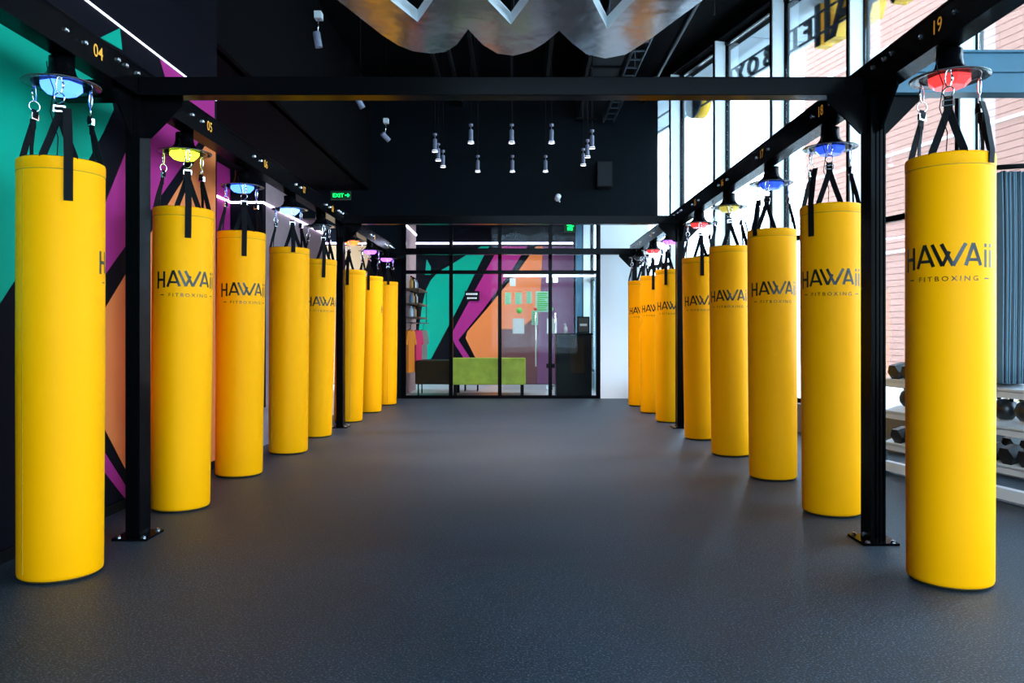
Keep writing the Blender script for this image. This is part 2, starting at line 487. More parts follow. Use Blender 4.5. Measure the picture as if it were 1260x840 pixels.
# ------------------------------------------------------------------ outside
S(Bx('ground', M_outground, -30, 60, -40, 70, -0.35, -0.15))
uw = S(empty('wall_outside_upper', (wx(0), 0, 0), WANG))
Bx('wall', M_soffit, -4.5, 21.4, -1.04, -0.2, head_z + 0.25, 14.0, uw)
so = S(empty('wall_outside_soffit', (wx(0), 0, 0), WANG))
for k in range(12):
    a = -5.0 + 2.2 * k
    Bx('panel', M_soffit, a, a + 2.17, -1.05, -0.21, head_z + 0.02, head_z + 0.12, so)
Bx('fascia', M_soffit, -5.0, 21.4, -1.10, -1.05, head_z + 0.0, CEIL + 1.2, so)

# terracotta clad building across the street, parallel to the shop front
bl = empty('clad_building', (14.5, 0, 0), WANG)
tag(bl, 'pale terracotta clad building across the street outside the windows', 'building')
BH = 0.16
board = MB().box(11.5, 24.4, -0.0, 0.06, 0.006, BH - 0.006).mesh('cladding_board', M_brick)
for i in range(92):
    inst('cladding_board', board, bl, (0, 0, -0.15 + i * BH))
Bx('wall', M_backing, 11.5, 24.4, -0.8, -0.001, -0.15, 14.6, bl)
for zz in (3.1, 5.6, 8.4, 11.2):
    Bx('string_course', M_white, 11.5, 24.4, 0.061, 0.10, zz, zz + 0.06, bl)
for xx in (14.6, 15.5, 21.5):
    Bx('drain_pipe', M_white, xx, xx + 0.12, 0.101, 0.2, -0.15, 14.4, bl)

# shop sign on the outside: two rails, raised letters seen from behind
sg = empty('shop_sign', (wx(0) + 0.5 * 1.0, 0, 0), WANG)
tag(sg, 'backs of yellow and dark raised sign letters on two rails outside upper window', 'sign')
for zc in (3.49, 3.74):
    MB().tube([(2, 0, HC + zc), (16.5, 0, HC + zc)], 0.016, 8).build('rail', M_signdark, sg)
def sign_letter(ch, yw, z, size, depth, front, side, bold=0.01):
    s = yw * UL
    vs, fs = text_mesh_data(ch, size, 1.0, bold, 4)
    # readable from the street (outside, local -y): glyph x runs with -local... seen from inside it is mirrored
    m = MB()
    vb = [(s + x, 0.01, z + y) for x, y, _ in vs]
    m.add(vb, fs)
    bk = m.build('letter', front, sg)
    # extruded sides outward
    bm = bmesh.new()
    bv = [bm.verts.new((s + x, 0.0, z + y)) for x, y, _ in vs]
    for f in fs:
        try: bm.faces.new([bv[i] for i in f])
        except ValueError: pass
    r = bmesh.ops.extrude_face_region(bm, geom=bm.faces[:])
    for e in r['geom']:
        if isinstance(e, bmesh.types.BMVert): e.co.y -= depth
    bmesh.ops.recalc_face_normals(bm, faces=bm.faces[:])
    me = bpy.data.meshes.new('letter_side'); bm.to_mesh(me); bm.free()
    me.materials.append(side)
    inst('letter_side', me, bk)
for ch, yw in (('F', 9.36), ('I', 9.62), ('T', 9.87), ('B', 10.22), ('O', 10.58), ('X', 10.92), ('I', 11.17), ('N', 11.42), ('G', 11.75)):
    sign_letter(ch, yw, HC + 3.50, 0.335, 0.03, M_signdark, M_signdark)
for ch, yw in (('I', 9.16), ('I', 8.98), ('A', 8.66), ('W', 8.12), ('A', 7.6), ('H', 7.15)):
    sign_letter(ch, yw, HC + 3.37, 0.80, 0.16, M_signdark, M_gold, 0.02)
dm = MB().lathe([(0.0, 0.0), (0.27, 0.0), (0.27, 0.02), (0.0, 0.02)], 40)
d1 = dm.build('emblem', M_signdark, sg, (12.25 * UL, 0.03, HC + 3.64), (PI/2, 0, 0))
dm = MB().lathe([(0.0, 0.0), (0.27, 0.0), (0.27, 0.17), (0.0, 0.17)], 40)
dm.build('emblem_side', M_gold, d1, (0, 0, 0.021))

# clipped hedge outside the first window
hm = MB()
for i in range(2600):
    c = Vector((random.uniform(3.2, 7.6), random.uniform(-1.15, -0.55), random.uniform(-0.1, 0.68)))
    q = Matrix.Translation(c) @ Matrix.Rotation(random.uniform(0, 6.3), 4, 'Z') @ Matrix.Rotation(random.uniform(-1, 1), 4, 'X')
    hm.add([(-.03,0,0),(0,-.018,.006),(.03,0,0),(0,.018,.006)], [(0,1,2,3)], M=q)
hd = hm.build('hedge_leaves', M_leaf, None, (wx(0), 0, 0), (0, 0, WANG))
tag(hd, 'low green hedge outside the window behind the weights', 'hedge', kind='stuff')

# ------------------------------------------------------------------ bag rig (one bolted steel frame)
RX, LXB = 1.84, -2.0                         # beam lines
PYR = [4.03, 8.82, 12.25]
PYL = [4.12, 8.86, 12.30]
ZB, ZT = 2.30, 2.455
rig = empty('bag_rig', ((RX + LXB) / 2, 8.0, 0))
tag(rig, 'black bolted steel frame of posts and beams carrying the punch bags', 'frame')
def R(o):
    o.parent = rig
    o.matrix_parent_inverse = Matrix.Translation((-(RX + LXB) / 2, -8.0, 0))
    return o
def post_mesh():
    m = MB()
    m.box(-0.0375, -0.030, -0.06, 0.06, 0.012, ZB)      # flange to the aisle
    m.box(0.030, 0.0375, -0.06, 0.06, 0.012, ZB)
    m.box(-0.030, 0.030, -0.052, 0.052, 0.012, ZB)      # web box, recessed between the flanges
    m.box(-0.010, -0.004, -0.060, -0.052, 0.012, ZB)
    m.box(0.010, 0.016, -0.060, -0.052, 0.012, ZB)
    return m.mesh('post', M_black)
pmesh = post_mesh()
M_sidebeam = mat('steel_blue_window_lit', (0.03, 0.12, 0.18), 0.3, vary=(4, 0.25))  # black rig steel with the blue window light put into its colour
plate = MB().box(-0.09, 0.09, -0.1, 0.1, 0.0, 0.012).mesh('base_plate', M_black)
plate_lit = MB().box(-0.09, 0.09, -0.1, 0.1, 0.0, 0.012).mesh('base_plate', mat('plate_yellow_reflection', (0.55, 0.36, 0.02), 0.5, vary=(20, 0.5)))  # yellow reflection of the bag put into the plate colour
bolt = MB().lathe([(0, 0), (0.013, 0), (0.013, 0.006), (0.008, 0.012), (0, 0.013)], 6, smooth=False).mesh('bolt', M_chrome)
gus = {}
def gusset_mesh(leg, t):
    key = (leg, t)
    if key not in gus:
        gus[key] = MB().prism([(0, 0), (leg, 0), (leg, -0.03), (0.03, -leg), (0, -leg)], -t/2, t/2).mesh('gusset', M_black)
    return gus[key]
def gusset(loc, ang, leg=0.2, t=0.012):
    """triangular plate under a beam: points along ang (about z), hangs down"""
    o = inst('gusset', gusset_mesh(leg, t), None, loc, (PI/2, 0, ang))
    return R(o)
for xs, ys, sgn in ((LXB, PYL, -1), (RX, PYR, 1)):
    for i, y in enumerate(ys):
        p = R(inst('post', pmesh, None, (xs, y, 0)))
        b = inst('base_plate', plate, p)
        for dx in (-0.065, 0.065):
            for dy in (-0.08, 0.08):
                inst('bolt', bolt, p, (dx, dy, 0.012))
        gusset((xs - sgn*0.0375, y, ZB), PI if sgn > 0 else 0, 0.20)
        gusset((xs, y - 0.06, ZB), -PI/2, 0.20)
        gusset((xs, y + 0.06, ZB), PI/2, 0.20)
        if sgn > 0: gusset((xs + 0.0375, y, ZB), 0, 0.20)
for xs, y1, nums, ys in ((LXB, 12.42, None, None), (RX, 12.37, None, None)):
    m = MB()
    m.box(xs - 0.05, xs + 0.05, 0.6, y1, ZB, ZB + 0.012)
    m.box(xs - 0.05, xs + 0.05, 0.6, y1, ZT - 0.012, ZT)
    m.box(xs - 0.046, xs + 0.046, 0.6, y1, ZB + 0.012, ZT - 0.012)
    lbm = R(m.build('long_beam', M_black))
    if xs > 0: beamR = lbm
    else: beamL = lbm
for a, b in zip(PYL, PYR):
    y = (a + b) / 2
    R(Bx('cross_beam', M_black, LXB + 0.05, RX - 0.05, y - 0.05, y + 0.05, ZB, ZB + 0.095, b=0.004))
# stub beams to the window side and the wall side
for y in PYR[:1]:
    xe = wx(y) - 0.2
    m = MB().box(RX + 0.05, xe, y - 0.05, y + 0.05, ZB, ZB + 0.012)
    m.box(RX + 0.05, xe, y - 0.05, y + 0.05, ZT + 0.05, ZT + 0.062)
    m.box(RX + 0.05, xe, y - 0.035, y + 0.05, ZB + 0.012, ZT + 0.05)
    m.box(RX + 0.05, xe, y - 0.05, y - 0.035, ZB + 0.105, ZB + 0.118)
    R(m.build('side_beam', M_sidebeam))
for y in PYL[:1]:
    R(Bx('side_beam', M_black, LX + 0.006, LXB - 0.05, y - 0.05, y + 0.05, ZB, ZB + 0.095))
# bolts on the inner beam faces beside each post
for xs, ys, sgn, bm_ in ((LXB, PYL, 1, beamL), (RX, PYR, -1, beamR)):
    for y in ys:
        for d in (-0.30, -0.22, -0.10, 0.10, 0.22, 0.30):
            o = inst('bolt', bolt, bm_, (xs + sgn * 0.046, y + d, ZB + 0.11), (0, sgn * PI/2, 0))

# ------------------------------------------------------------------ punch bags
RB = 0.174
BZ0, BZ1 = 0.012, 1.83
H = BZ1 - BZ0
prof = [(0.0, 0.0), (RB*0.93, 0.0), (RB*0.965, 0.004), (RB*0.98, 0.016), (RB*0.985, 0.25), (RB, 0.9), (RB, H-0.062), (RB*0.992, H-0.057), (RB*0.992, H-0.053), (RB*1.006, H-0.048),
        (RB*1.008, H-0.012), (RB*0.995, H-0.003), (RB*0.96, H), (RB*0.93, H-0.006), (RB*0.90, H-0.02), (0.0, H-0.02)]
bag_body = MB().lathe(prof, 48).mesh('bag_body', M_yellow)
bag_base = MB().lathe([(0, -0.008), (RB*0.90, -0.008), (RB*0.945, -0.001), (RB*0.945, 0.004), (0, 0.004)], 40).mesh('bag_base', M_yellow_base)
seam = MB().lathe([(RB*0.985, H-0.0575), (RB*1.0035, H-0.0565), (RB*1.0035, H-0.0535), (RB*0.985, H-0.0525)], 48).mesh('seam', M_seam)
side_seam = MB().box(RB*0.97, RB*1.004, -0.0016, 0.0016, 0.03, H-0.06).mesh('side_seam', M_seam)

# lettering: arc length a and height z on the bag, wrapped round it (angle 0 = local +x)
def logo_mesh():
    m = MB()
    Rr = RB * 1.004
    def wrap(a, z, r=Rr):
        t = a / RB
        return (r*math.cos(t), r*math.sin(t), z - BZ0)
    def stroke(a0, z0, a1, z1, w):
        n = max(2, int(abs(a1-a0)/0.008) + 1)
        d = Vector((a1-a0, z1-z0)).normalized(); nn = Vector((-d.y, d.x)) * w/2
        vs = []; fs = []
        for i in range(n+1):
            t = i/n; c = Vector((a0+(a1-a0)*t, z0+(z1-z0)*t))
            vs.append(wrap(c.x+nn.x, c.y+nn.y)); vs.append(wrap(c.x-nn.x, c.y-nn.y))
        for i in range(n): fs.append((2*i, 2*i+1, 2*i+3, 2*i+2))
        m.add(vs, fs)
    B, T = 1.352, 1.444
    w = 0.0145
    # H
    stroke(-0.196, 1.336, -0.196, 1.438, w); stroke(-0.152, 1.342, -0.152, 1.438, w); stroke(-0.196, 1.388, -0.152, 1.388, w)
    # A
    stroke(-0.130, 1.346, -0.097, T, w); stroke(-0.097, T, -0.060, 1.350, w); stroke(-0.117, 1.374, -0.075, 1.374, w*0.85)
    # W W, interlocked
    stroke(-0.066, T, -0.026, B, w); stroke(-0.026, B, 0.000, 1.412, w*0.9)
    stroke(-0.030, T, 0.013, B, w); stroke(0.013, B, 0.060, T, w)
    # A
    stroke(0.060, B, 0.090, T, w); stroke(0.090, T, 0.122, B, w); stroke(0.070, 1.376, 0.112, 1.376, w*0.85)
    # i i
    for a in (0.146, 0.174):
        stroke(a, 1.345, a, 1.418, w*0.85); stroke(a, 1.428, a, 1.443, w*0.85)
    # FITBOXING with dashes
    vs, fs = text_mesh_data('FITBOXING', 0.0295, 1.45, 0.004, 2)
    xs = [v[0] for v in vs]; sc = 0.232 / (max(xs) - min(xs)); cx = (max(xs) + min(xs)) / 2
    word = m.mesh('logo_print', M_print); m.__init__()
    m.add([wrap((x-cx)*sc - 0.006, 1.289 + y) for x, y, _ in vs], fs)
    tg = m.mesh('tagline_print', M_print); m.__init__()
    stroke(-0.178, 1.299, -0.152, 1.299, 0.005); d1 = m.mesh('dash_print', M_print); m.__init__()
    stroke(0.140, 1.299, 0.166, 1.299, 0.005)
    return word, tg, d1, m.mesh('dash_print', M_print)
logo, tagline, dash_a, dash_b = logo_mesh()

# hanging gear in the bag's frame, strap along local +x
HZ = 2.178 - BZ0                             # where the carabiners meet the saucer
def loop(cx, cz, rx, rz, n=18, y=0.0, tilt=0.0):
    return [(cx + rx*math.cos(2*PI*i/n)*math.sin(tilt), y + rx*math.cos(2*PI*i/n)*math.cos(tilt), cz + rz*math.sin(2*PI*i/n)) for i in range(n)]
RH = 0.128
car_m = MB().tube(loop(RH, HZ - 0.035, 0.012, 0.037), 0.0032, 6, True).tube([(RH, 0.012, HZ-0.05), (RH, 0.016, HZ-0.035), (RH, 0.012, HZ-0.02)], 0.0042, 6).mesh('carabiner', M_chrome)
ring_m = MB().tube(loop(RH, HZ - 0.092, 0.023, 0.023, 20, tilt=0.5), 0.0032, 6, True).mesh('ring', M_chrome)
buck = MB()
for z in (HZ-0.150, HZ-0.128):
    buck.box(RH-0.007, RH+0.007, -0.021, 0.021, z-0.003, z+0.003)
for y in (-0.021, 0.021):
    buck.box(RH-0.006, RH+0.006, y-0.0025, y+0.0025, HZ-0.153, HZ-0.125)
buck_m = buck.mesh('buckle', M_chrome)
def strap_mesh(spread):
    m = MB()
    zt = H
    ap = (RH + 0.005, 0, HZ - 0.155)
    m.ribbon([(RH-0.004, 0, HZ-0.108), (RH-0.006, 0, HZ-0.13), ap, (RH+0.006, 0, HZ-0.19)], (0, 1, 0), 0.034, 0.006)
    for s in (-1, 1):
        t = spread * s
        e = (RB*0.955*math.cos(t), RB*0.955*math.sin(t), zt + 0.002)
        e2 = (RB*0.93*math.cos(t), RB*0.93*math.sin(t), zt - 0.022)
        tang = (-math.sin(t)*0.75, math.cos(t)*0.75, 0)
        m.ribbon([(RH+0.004, 0.004*s, HZ-0.175), (RH*0.4+e[0]*0.6+0.004, e[1]*0.55, (HZ-0.175)*0.45+e[2]*0.55), e, e2], (0.25*s, 1, 0), 0.030, 0.004)
    return m.mesh('strap', M_strap)
strap_m = strap_mesh(0.36)
strap_n = strap_mesh(0.20)
def tail_mesh(ln):
    m = MB()
    r = RB*1.012 + 0.003
    m.ribbon([(RH+0.012, 0, HZ-0.135), (RH+0.03, 0, HZ-0.20), (r*0.97, 0, H+0.05), (r+0.003, 0, H+0.004), (r+0.001, 0, H-0.03), (r, 0, H-ln)], (0, 1, 0), 0.036, 0.004)
    return m.mesh('strap_tail', M_strap)
tails = {l: tail_mesh(l) for l in (0.05, 0.14, 0.19)}
cable_m = MB().tube([(0.02, -0.13, HZ+0.06), (0.05, -0.165, HZ+0.0), (0.07, -0.155, HZ-0.07), (0.05, -0.15, HZ-0.16), (0.075, -0.135, H+0.08), (0.06, -0.12, H-0.015)], 0.0022, 5).mesh('sensor_cable', M_strap)

# saucer hub under the beam
def hub_meshes():
    z = 2.178
    bell = MB().lathe([(0.0, ZB - 0.002), (0.052, ZB - 0.002), (0.052, ZB-0.045), (0.06, ZB-0.075), (0.085, z+0.022), (0.12, z+0.009), (0.12, z+0.003), (0.0, z+0.003)], 32).mesh('bell', M_black)
    brim = MB().lathe([(0.1205, z+0.003), (0.158, z-0.002), (0.160, z+0.001), (0.1205, z+0.010)], 40).mesh('brim', M_clear)
    lens = [(0.0, z-0.040), (0.062, z-0.040), (0.088, z-0.014), (0.088, z+0.002), (0.0, z+0.002)]
    eye = MB()
    for i in range(3):
        a = 2*PI*i/3
        M = Matrix.Rotation(a, 4, 'Z')
        eye.tube([M @ Vector((RH, -0.01, z+0.006)), M @ Vector((RH, -0.009, z-0.006)), M @ Vector((RH, 0.009, z-0.006)), M @ Vector((RH, 0.01, z+0.006))], 0.003, 6)
    return bell, brim, lens, eye.mesh('eyelet', M_chrome)
bell_m, brim_m, lens_p, eye_m = hub_meshes()
LED = {}
def led_lens(colname):
    cols = {'blue': ((0.05, 0.16, 1.0), 5.0), 'cyanblue': ((0.12, 0.3, 1.0), 6.0), 'lime': ((0.65, 0.9, 0.03), 4.0), 'red': ((1.0, 0.05, 0.05), 1.4), 'orange': ((1.0, 0.14, 0.02), 4.0),
            'purple': ((0.35, 0.08, 1.0), 5.0), 'yellow': ((0.7, 0.6, 0.1), 0.8), 'softblue': ((0.03, 0.1, 0.9), 1.3), 'grey': ((0.1, 0.12, 0.15), 0.1)}
    if colname not in LED:
        c, s = cols[colname]; s *= 0.5
        mm = mat('led_lens_' + colname, tuple(min(1, x*0.6) for x in c), 0.25, emit=c, estr=s)
        LED[colname] = MB().lathe(lens_p, 8, smooth=False).mesh('led_lens', mm)
    return LED[colname]

#          x      y     lean  logo   strap tail  tail-len  led
left = [(-2.030, 3.48, -0.004, 124, -4, 12, 0.19, 'blue', '04'),
        (-2.045, 4.80, -0.025, 14, 8, 0, 0.19, 'lime', '05'),
        (-2.080, 5.91, -0.025, 15, 6, 0, 0.19, 'blue', '06'),
        (-2.040, 7.01, -0.014, 180, 10, 0, 0.05, 'cyanblue', '07'),
        (-2.040, 8.11, -0.060, 25, 14, 0, 0.19, 'grey', '08'),
        (-2.000, 9.46, -0.045, 185, -14, 0, 0.19, 'orange', '09'),
        (-1.985, 10.56, -0.02, 128, -6, 0, 0.19, 'purple', '10'),
        (-1.950, 11.66, -0.02, 190, 10, 0, 0.05, 'purple', '11')]
right = [(1.880, 3.39, 0.0, 0, -2, 60, 0.05, 'red', '19'),
         (1.875, 4.67, 0.012, 3, -2, -34, 0.19, 'softblue', '18'),
         (1.885, 5.78, 0.012, 13, -14, -26, 0.05, 'softblue', '17'),
         (1.870, 6.88, 0.02, 3, 4, 70, 0.05, 'yellow', '16'),
         (1.850, 7.92, 0.025, 9, 4, 4, 0.19, 'red', '15'),
         (1.850, 9.42, 0.0, 10, -10, -6, 0.19, 'purple', '14'),
         (1.830, 10.47, 0.0, 10, -4, 4, 0.19, 'red', '13'),
         (1.810, 11.47, 0.0, 10, 8, 6, 0.19, 'grey', '12')]
ordn = ['first', 'second', 'third', 'fourth', 'fifth', 'sixth', 'seventh', 'eighth']
colword = {'blue': 'blue', 'cyanblue': 'bright blue', 'lime': 'lime green', 'red': 'red', 'orange': 'orange', 'purple': 'purple', 'yellow': 'pale yellow', 'softblue': 'dim blue', 'grey': 'unlit grey'}
for side, rows, bx in (('left', left, beamL), ('right', right, beamR)):
    for i, (x, y, lean, dl, ds, dt, tl, lc, num) in enumerate(rows):
        ca = math.atan2(-y, -x)
        sidew = 'by the mural wall' if side == 'left' else 'by the window wall'
        t = empty('punch_bag', (x, y, BZ0))
        t.rotation_euler = (0, math.atan2(-lean, H + 0.35), 0)
        t.location.x = x + lean
        tag(t, 'yellow punch bag, %s from the front in the row %s' % (ordn[i], sidew), 'punch bag', 'yellow punch bags hanging in two rows')
        inst('bag_body', bag_body, t, rot=(0, 0, ca))
        inst('bag_base', bag_base, t)
        inst('seam', seam, t)
        inst('side_seam', side_seam, t, rot=(0, 0, ca + math.radians(dl + 180 if (side, i) != ('left', 3) else -55)))
        inst('logo_print', logo, t, rot=(0, 0, ca + math.radians(dl)))
        inst('tagline_print', tagline, t, rot=(0, 0, ca + math.radians(dl)))
        for d_ in (dash_a, dash_b): inst('dash_print', d_, t, rot=(0, 0, ca + math.radians(dl)))
        for k in range(3):
            a = ca + math.radians(ds + 120 * k)
            st = inst('strap', strap_m if k == 0 else strap_n, t, rot=(0, 0, a))
            inst('carabiner', car_m, st); inst('ring', ring_m, st); inst('buckle', buck_m, st)
        inst('strap_tail', tails[tl], t, rot=(0, 0, ca + math.radians(ds + dt)))
        if side == 'right' or i < 3:
            inst('sensor_cable', cable_m, t, rot=(0, 0, ca + math.radians(ds + 60)))
        # hub
        h = empty('sensor_hub', (x, y, 0), ca + math.radians(ds))
        h.location.z = 0
        tag(h, 'saucer hub with %s light above the %s bag %s' % (colword[lc], ordn[i], sidew), 'light', 'sensor hubs under the rig beams')
        inst('bell', bell_m, h); inst('brim', brim_m, h); inst('led_lens', led_lens(lc), h, rot=(0, 0, PI/8)); inst('eyelet', eye_m, h)
        # number on the inner beam face
        vs, fs = text_mesh_data(num, 0.085, 1.0, 0.006, 3)
        sgn = 1 if side == 'left' else -1
        beamx = (LXB + 0.0475) if side == 'left' else (RX - 0.0475)
        off = 0.16 if side == 'left' else -0.06
        nm = MB().add([(beamx, y + off + sgn * vx_, ZB + 0.055 + vy_) for vx_, vy_, _ in vs], fs)
        nm.build('number', M_amber, bx)
        for d in ((-0.10, 0.05) if side == 'left' else (-0.20, 0.07)):
            inst('bolt', bolt, bx, (beamx - sgn*0.0015, y + d, ZB + 0.085), (0, sgn * PI/2, 0))

# ------------------------------------------------------------------ mirrored zigzag hanging under the ceiling
HM = 2.5
def on_plane(px, py):
    d = HM * F / (VY - py)
    return ((px - VX) * d / F, d)
outl = [(345,-55),(415,0),(470,43),(490,56),(508,63),(530,66),(548,64),(562,55),(576,36),
        (594,55),(612,66),(632,68.5),(653,63),(670,53),(688,38),(705,54),(722,67),(745,72),(770,67),(800,48),(865,0),(935,-52),
        (850,-58),(781,0),(747,35),(731,4),(712,-42),(694,-50),(676,-40),(651,0),(628.6,30),(600,0),(580,-26),(566,-32),(552,-24),(533,0),(514,27),(480,0),(425,-50)]
pl = [on_plane(*p) for p in outl]
from mathutils.geometry import tessellate_polygon
tri = tessellate_polygon([[Vector((a, b, 0)) for a, b in pl]])
n = len(pl)
zz = empty('mirror_zigzag', (0.1, 6.0, HC + HM))
tag(zz, 'large silver mirrored zigzag panel with rounded tips hanging under the ceiling', 'ceiling panel')
def loc_(v): return (v[0] - 0.1, v[1] - 6.0)
bmz = bmesh.new()
vs_ = [bmz.verts.new((*loc_(p), 0)) for p in pl]
for t in tri: bmz.faces.new([vs_[i] for i in t])
for v in bmz.verts: v.co.z = 0.0
me = bpy.data.meshes.new('mirror_face'); bmesh.ops.recalc_face_normals(bmz, faces=bmz.faces[:]); bmz.to_mesh(me); bmz.free()
for p in me.polygons: p.use_smooth = True
me.materials.append(M_mirror)
inst('mirror_face', me, zz)
sd = MB()
for i in range(n):
    j = (i+1) % n
    a, b = loc_(pl[i]), loc_(pl[j])
    sd.add([(*a, 0.0), (*b, 0.0), (*b, 0.10), (*a, 0.10)], [(0,1,2,3)])
sd.build('side_band', M_frame_white, zz)
for p in ((500, 40), (632, 50), (750, 55), (420, -25), (860, -25)):
    a = loc_(on_plane(*p))
    MB().tube([(*a, 0.04), (*a, CEIL - HC - HM)], 0.004, 6).build('hanging_wire', M_tray, zz)

# ------------------------------------------------------------------ ceiling services
du = empty('air_duct', (0.97, 7.7, CEIL - 0.55))
tag(du, 'dark rectangular air duct running along the black ceiling', 'duct')
for k in range(4):
    Bx('duct_section', M_duct, 0.0, 0.38, k*1.22, k*1.22 + 1.18, 0.0, 0.45, du)
    Bx('duct_flange', M_blackmat, -0.02, 0.40, k*1.22 + 1.18, k*1.22 + 1.22, -0.03, 0.48, du)
    MB().tube([(0.1, k*1.22 + 0.6, 0.45), (0.1, k*1.22 + 0.6, 0.55)], 0.01, 6).build('hanger', M_blackmat, du)
tr = empty('cable_tray', (1.48, 8, CEIL - 0.62))
tag(tr, 'grey metal cable tray running lengthwise under the right of the ceiling', 'cable tray')
for dx in (-0.08, 0.08):
    Bx('tray_side', M_tray, dx - 0.008, dx + 0.008, -5, 4.6, 0, 0.06, tr)
for k in range(32):
    Bx('rung', M_tray, -0.072, 0.072, -4.9 + k*0.3, -4.87 + k*0.3, 0.005, 0.02, tr)
for k in range(6):
    MB().tube([(0.08, -4.5 + k*1.7, 0.03), (0.08, -4.5 + k*1.7, 0.62)], 0.006, 6).build('hanger', M_tray, tr)
def pipe(pts, r, label):
    o = MB().tube(pts, r, 10).build('ceiling_pipe', M_duct)
    tag(o, label, 'pipe')
pipe([(2.05, 2, CEIL-0.25), (2.05, 12.7, CEIL-0.25)], 0.035, 'dark pipe along the ceiling nearest the windows')
pipe([(-0.9, 2, CEIL-0.3), (-0.9, 12.7, CEIL-0.3)], 0.03, 'dark pipe along the ceiling above the left pendants')
pipe([(1.7, 9.1, CEIL-0.06), (2.3, 9.1, CEIL-0.12), (2.3, 9.1, CEIL-0.3)], 0.014, 'short bent sprinkler pipe on the grey ceiling by the windows')
# pendants
can_p = MB().lathe([(0.0, 0.16), (0.022, 0.16), (0.03, 0.15), (0.03, 0.04), (0.05, 0.004), (0.05, 0.0), (0.044, 0.0), (0.03, 0.02), (0.0, 0.02)], 20).mesh('canister', M_lampbody)
lens_d = MB().lathe([(0.0, 0.003), (0.043, 0.003), (0.043, 0.018), (0.0, 0.018)], 20).mesh('lens', M_lampglow)
capm = MB().lathe([(0, 0.20), (0.03, 0.20), (0.03, 0.225), (0, 0.225)], 16).mesh('cap', M_lampbody)
stemm = MB().tube([(0, 0, 0.16), (0, 0, 0.2)], 0.006, 6).mesh('stem', M_lampbody)
PZ = HC + 2.18
pend = [(-0.53, 9.0), (-0.06, 9.0), (0.40, 9.0), (-0.53, 10.6), (-0.06, 10.6), (0.39, 10.6), (-0.99, 9.43), (-1.0, 9.92), (-0.975, 10.3), (0.893, 9.26), (0.88, 9.73), (0.868, 10.2)]
pw = ['near row, left of the three', 'near row, middle of the three', 'near row, right of the three', 'far row, left of the three', 'far row, middle of the three', 'far row, right of the three',
      'left cluster, top', 'left cluster, middle', 'left cluster, bottom', 'right cluster, top', 'right cluster, middle', 'right cluster, bottom']
for (x, y), wd in zip(pend, pw):
    p = empty('pendant_spotlight', (x, y, PZ))
    tag(p, 'small white pendant spotlight under the dark ceiling, ' + wd, 'spotlight', 'pendant spotlights in the middle of the hall')
    for nm_, me_ in (('canister', can_p), ('lens', lens_d), ('cap', capm), ('stem', stemm)):
        inst(nm_, me_, p).scale = (0.8, 0.8, 1.0)
    MB().tube([(0, 0, 0.225), (0, 0, CEIL - PZ)], 0.004, 5).build('cord', M_blackmat, p)
    l = bpy.data.lights.new('spot_lamp', 'SPOT'); l.energy = 34; l.spot_size = 2.1; l.spot_blend = 0.6; l.shadow_soft_size = 0.04
    l.color = (0.95, 0.93, 1.0)
    lo = bpy.data.objects.new('spot_lamp', l); lo.parent = p; lo.location = (0, 0, -0.01); COL.objects.link(lo)
for tx, wd in ((-1.0, 'above the left cluster of pendants'), (-0.53, 'above the left column of pendants'), (-0.06, 'above the middle column of pendants'), (0.395, 'above the right column of pendants'), (0.88, 'above the right cluster of pendants')):
    o = empty('lighting_track', (tx, 9.8, CEIL - 0.74))
    Bx('rail', M_blackmat, -0.02, 0.02, -1.2, 1.2, 0, 0.04, o)
    for dy in (-1.1, 0, 1.1):
        MB().tube([(0, dy, 0.04), (0, dy, 0.74)], 0.005, 5).build('hanger', M_blackmat, o)
    tag(o, 'black lighting track ' + wd, 'lighting track')
# track heads on the left
for (x, y, tilt), wd in zip(((-1.72, 6.73, 0.15), (-1.73, 8.58, 0.5), (-1.70, 10.08, 0.8)), ('nearest of three above the left row', 'middle of three above the left row', 'farthest of three above the left row')):
    t = empty('track_head', (x, y, HC + 2.53))
    tag(t, 'small white cylindrical track spotlight, ' + wd, 'spotlight', 'track spotlights above the left row')
    can = MB().lathe([(0.0, 0.06), (0.028, 0.06), (0.032, 0.05), (0.032, -0.07), (0.026, -0.07), (0.0, -0.05)], 18)
    c = can.build('canister', M_lampbody, t, (0, 0, 0), (tilt*0.6, -tilt, 0))
    MB().tube([(0, 0, 0.04), (0.01, 0, 0.17)], 0.006, 6).build('stem', M_chrome, t)
    Bx('adapter', M_frame_white, -0.02, 0.04, -0.04, 0.04, 0.17, 0.23, t)
    MB().tube([(0.01, 0, 0.23), (0.01, 0, CEIL - HC - 2.53)], 0.004, 5).build('cord', M_blackmat, t)
    l = bpy.data.lights.new('spot_lamp', 'SPOT'); l.energy = 12; l.spot_size = 1.4; l.spot_blend = 0.7; l.shadow_soft_size = 0.04
    lo = bpy.data.objects.new('spot_lamp', l); lo.parent = t; lo.location = (0.02, 0, -0.09); lo.rotation_euler = (0, -0.5, 0); COL.objects.link(lo)

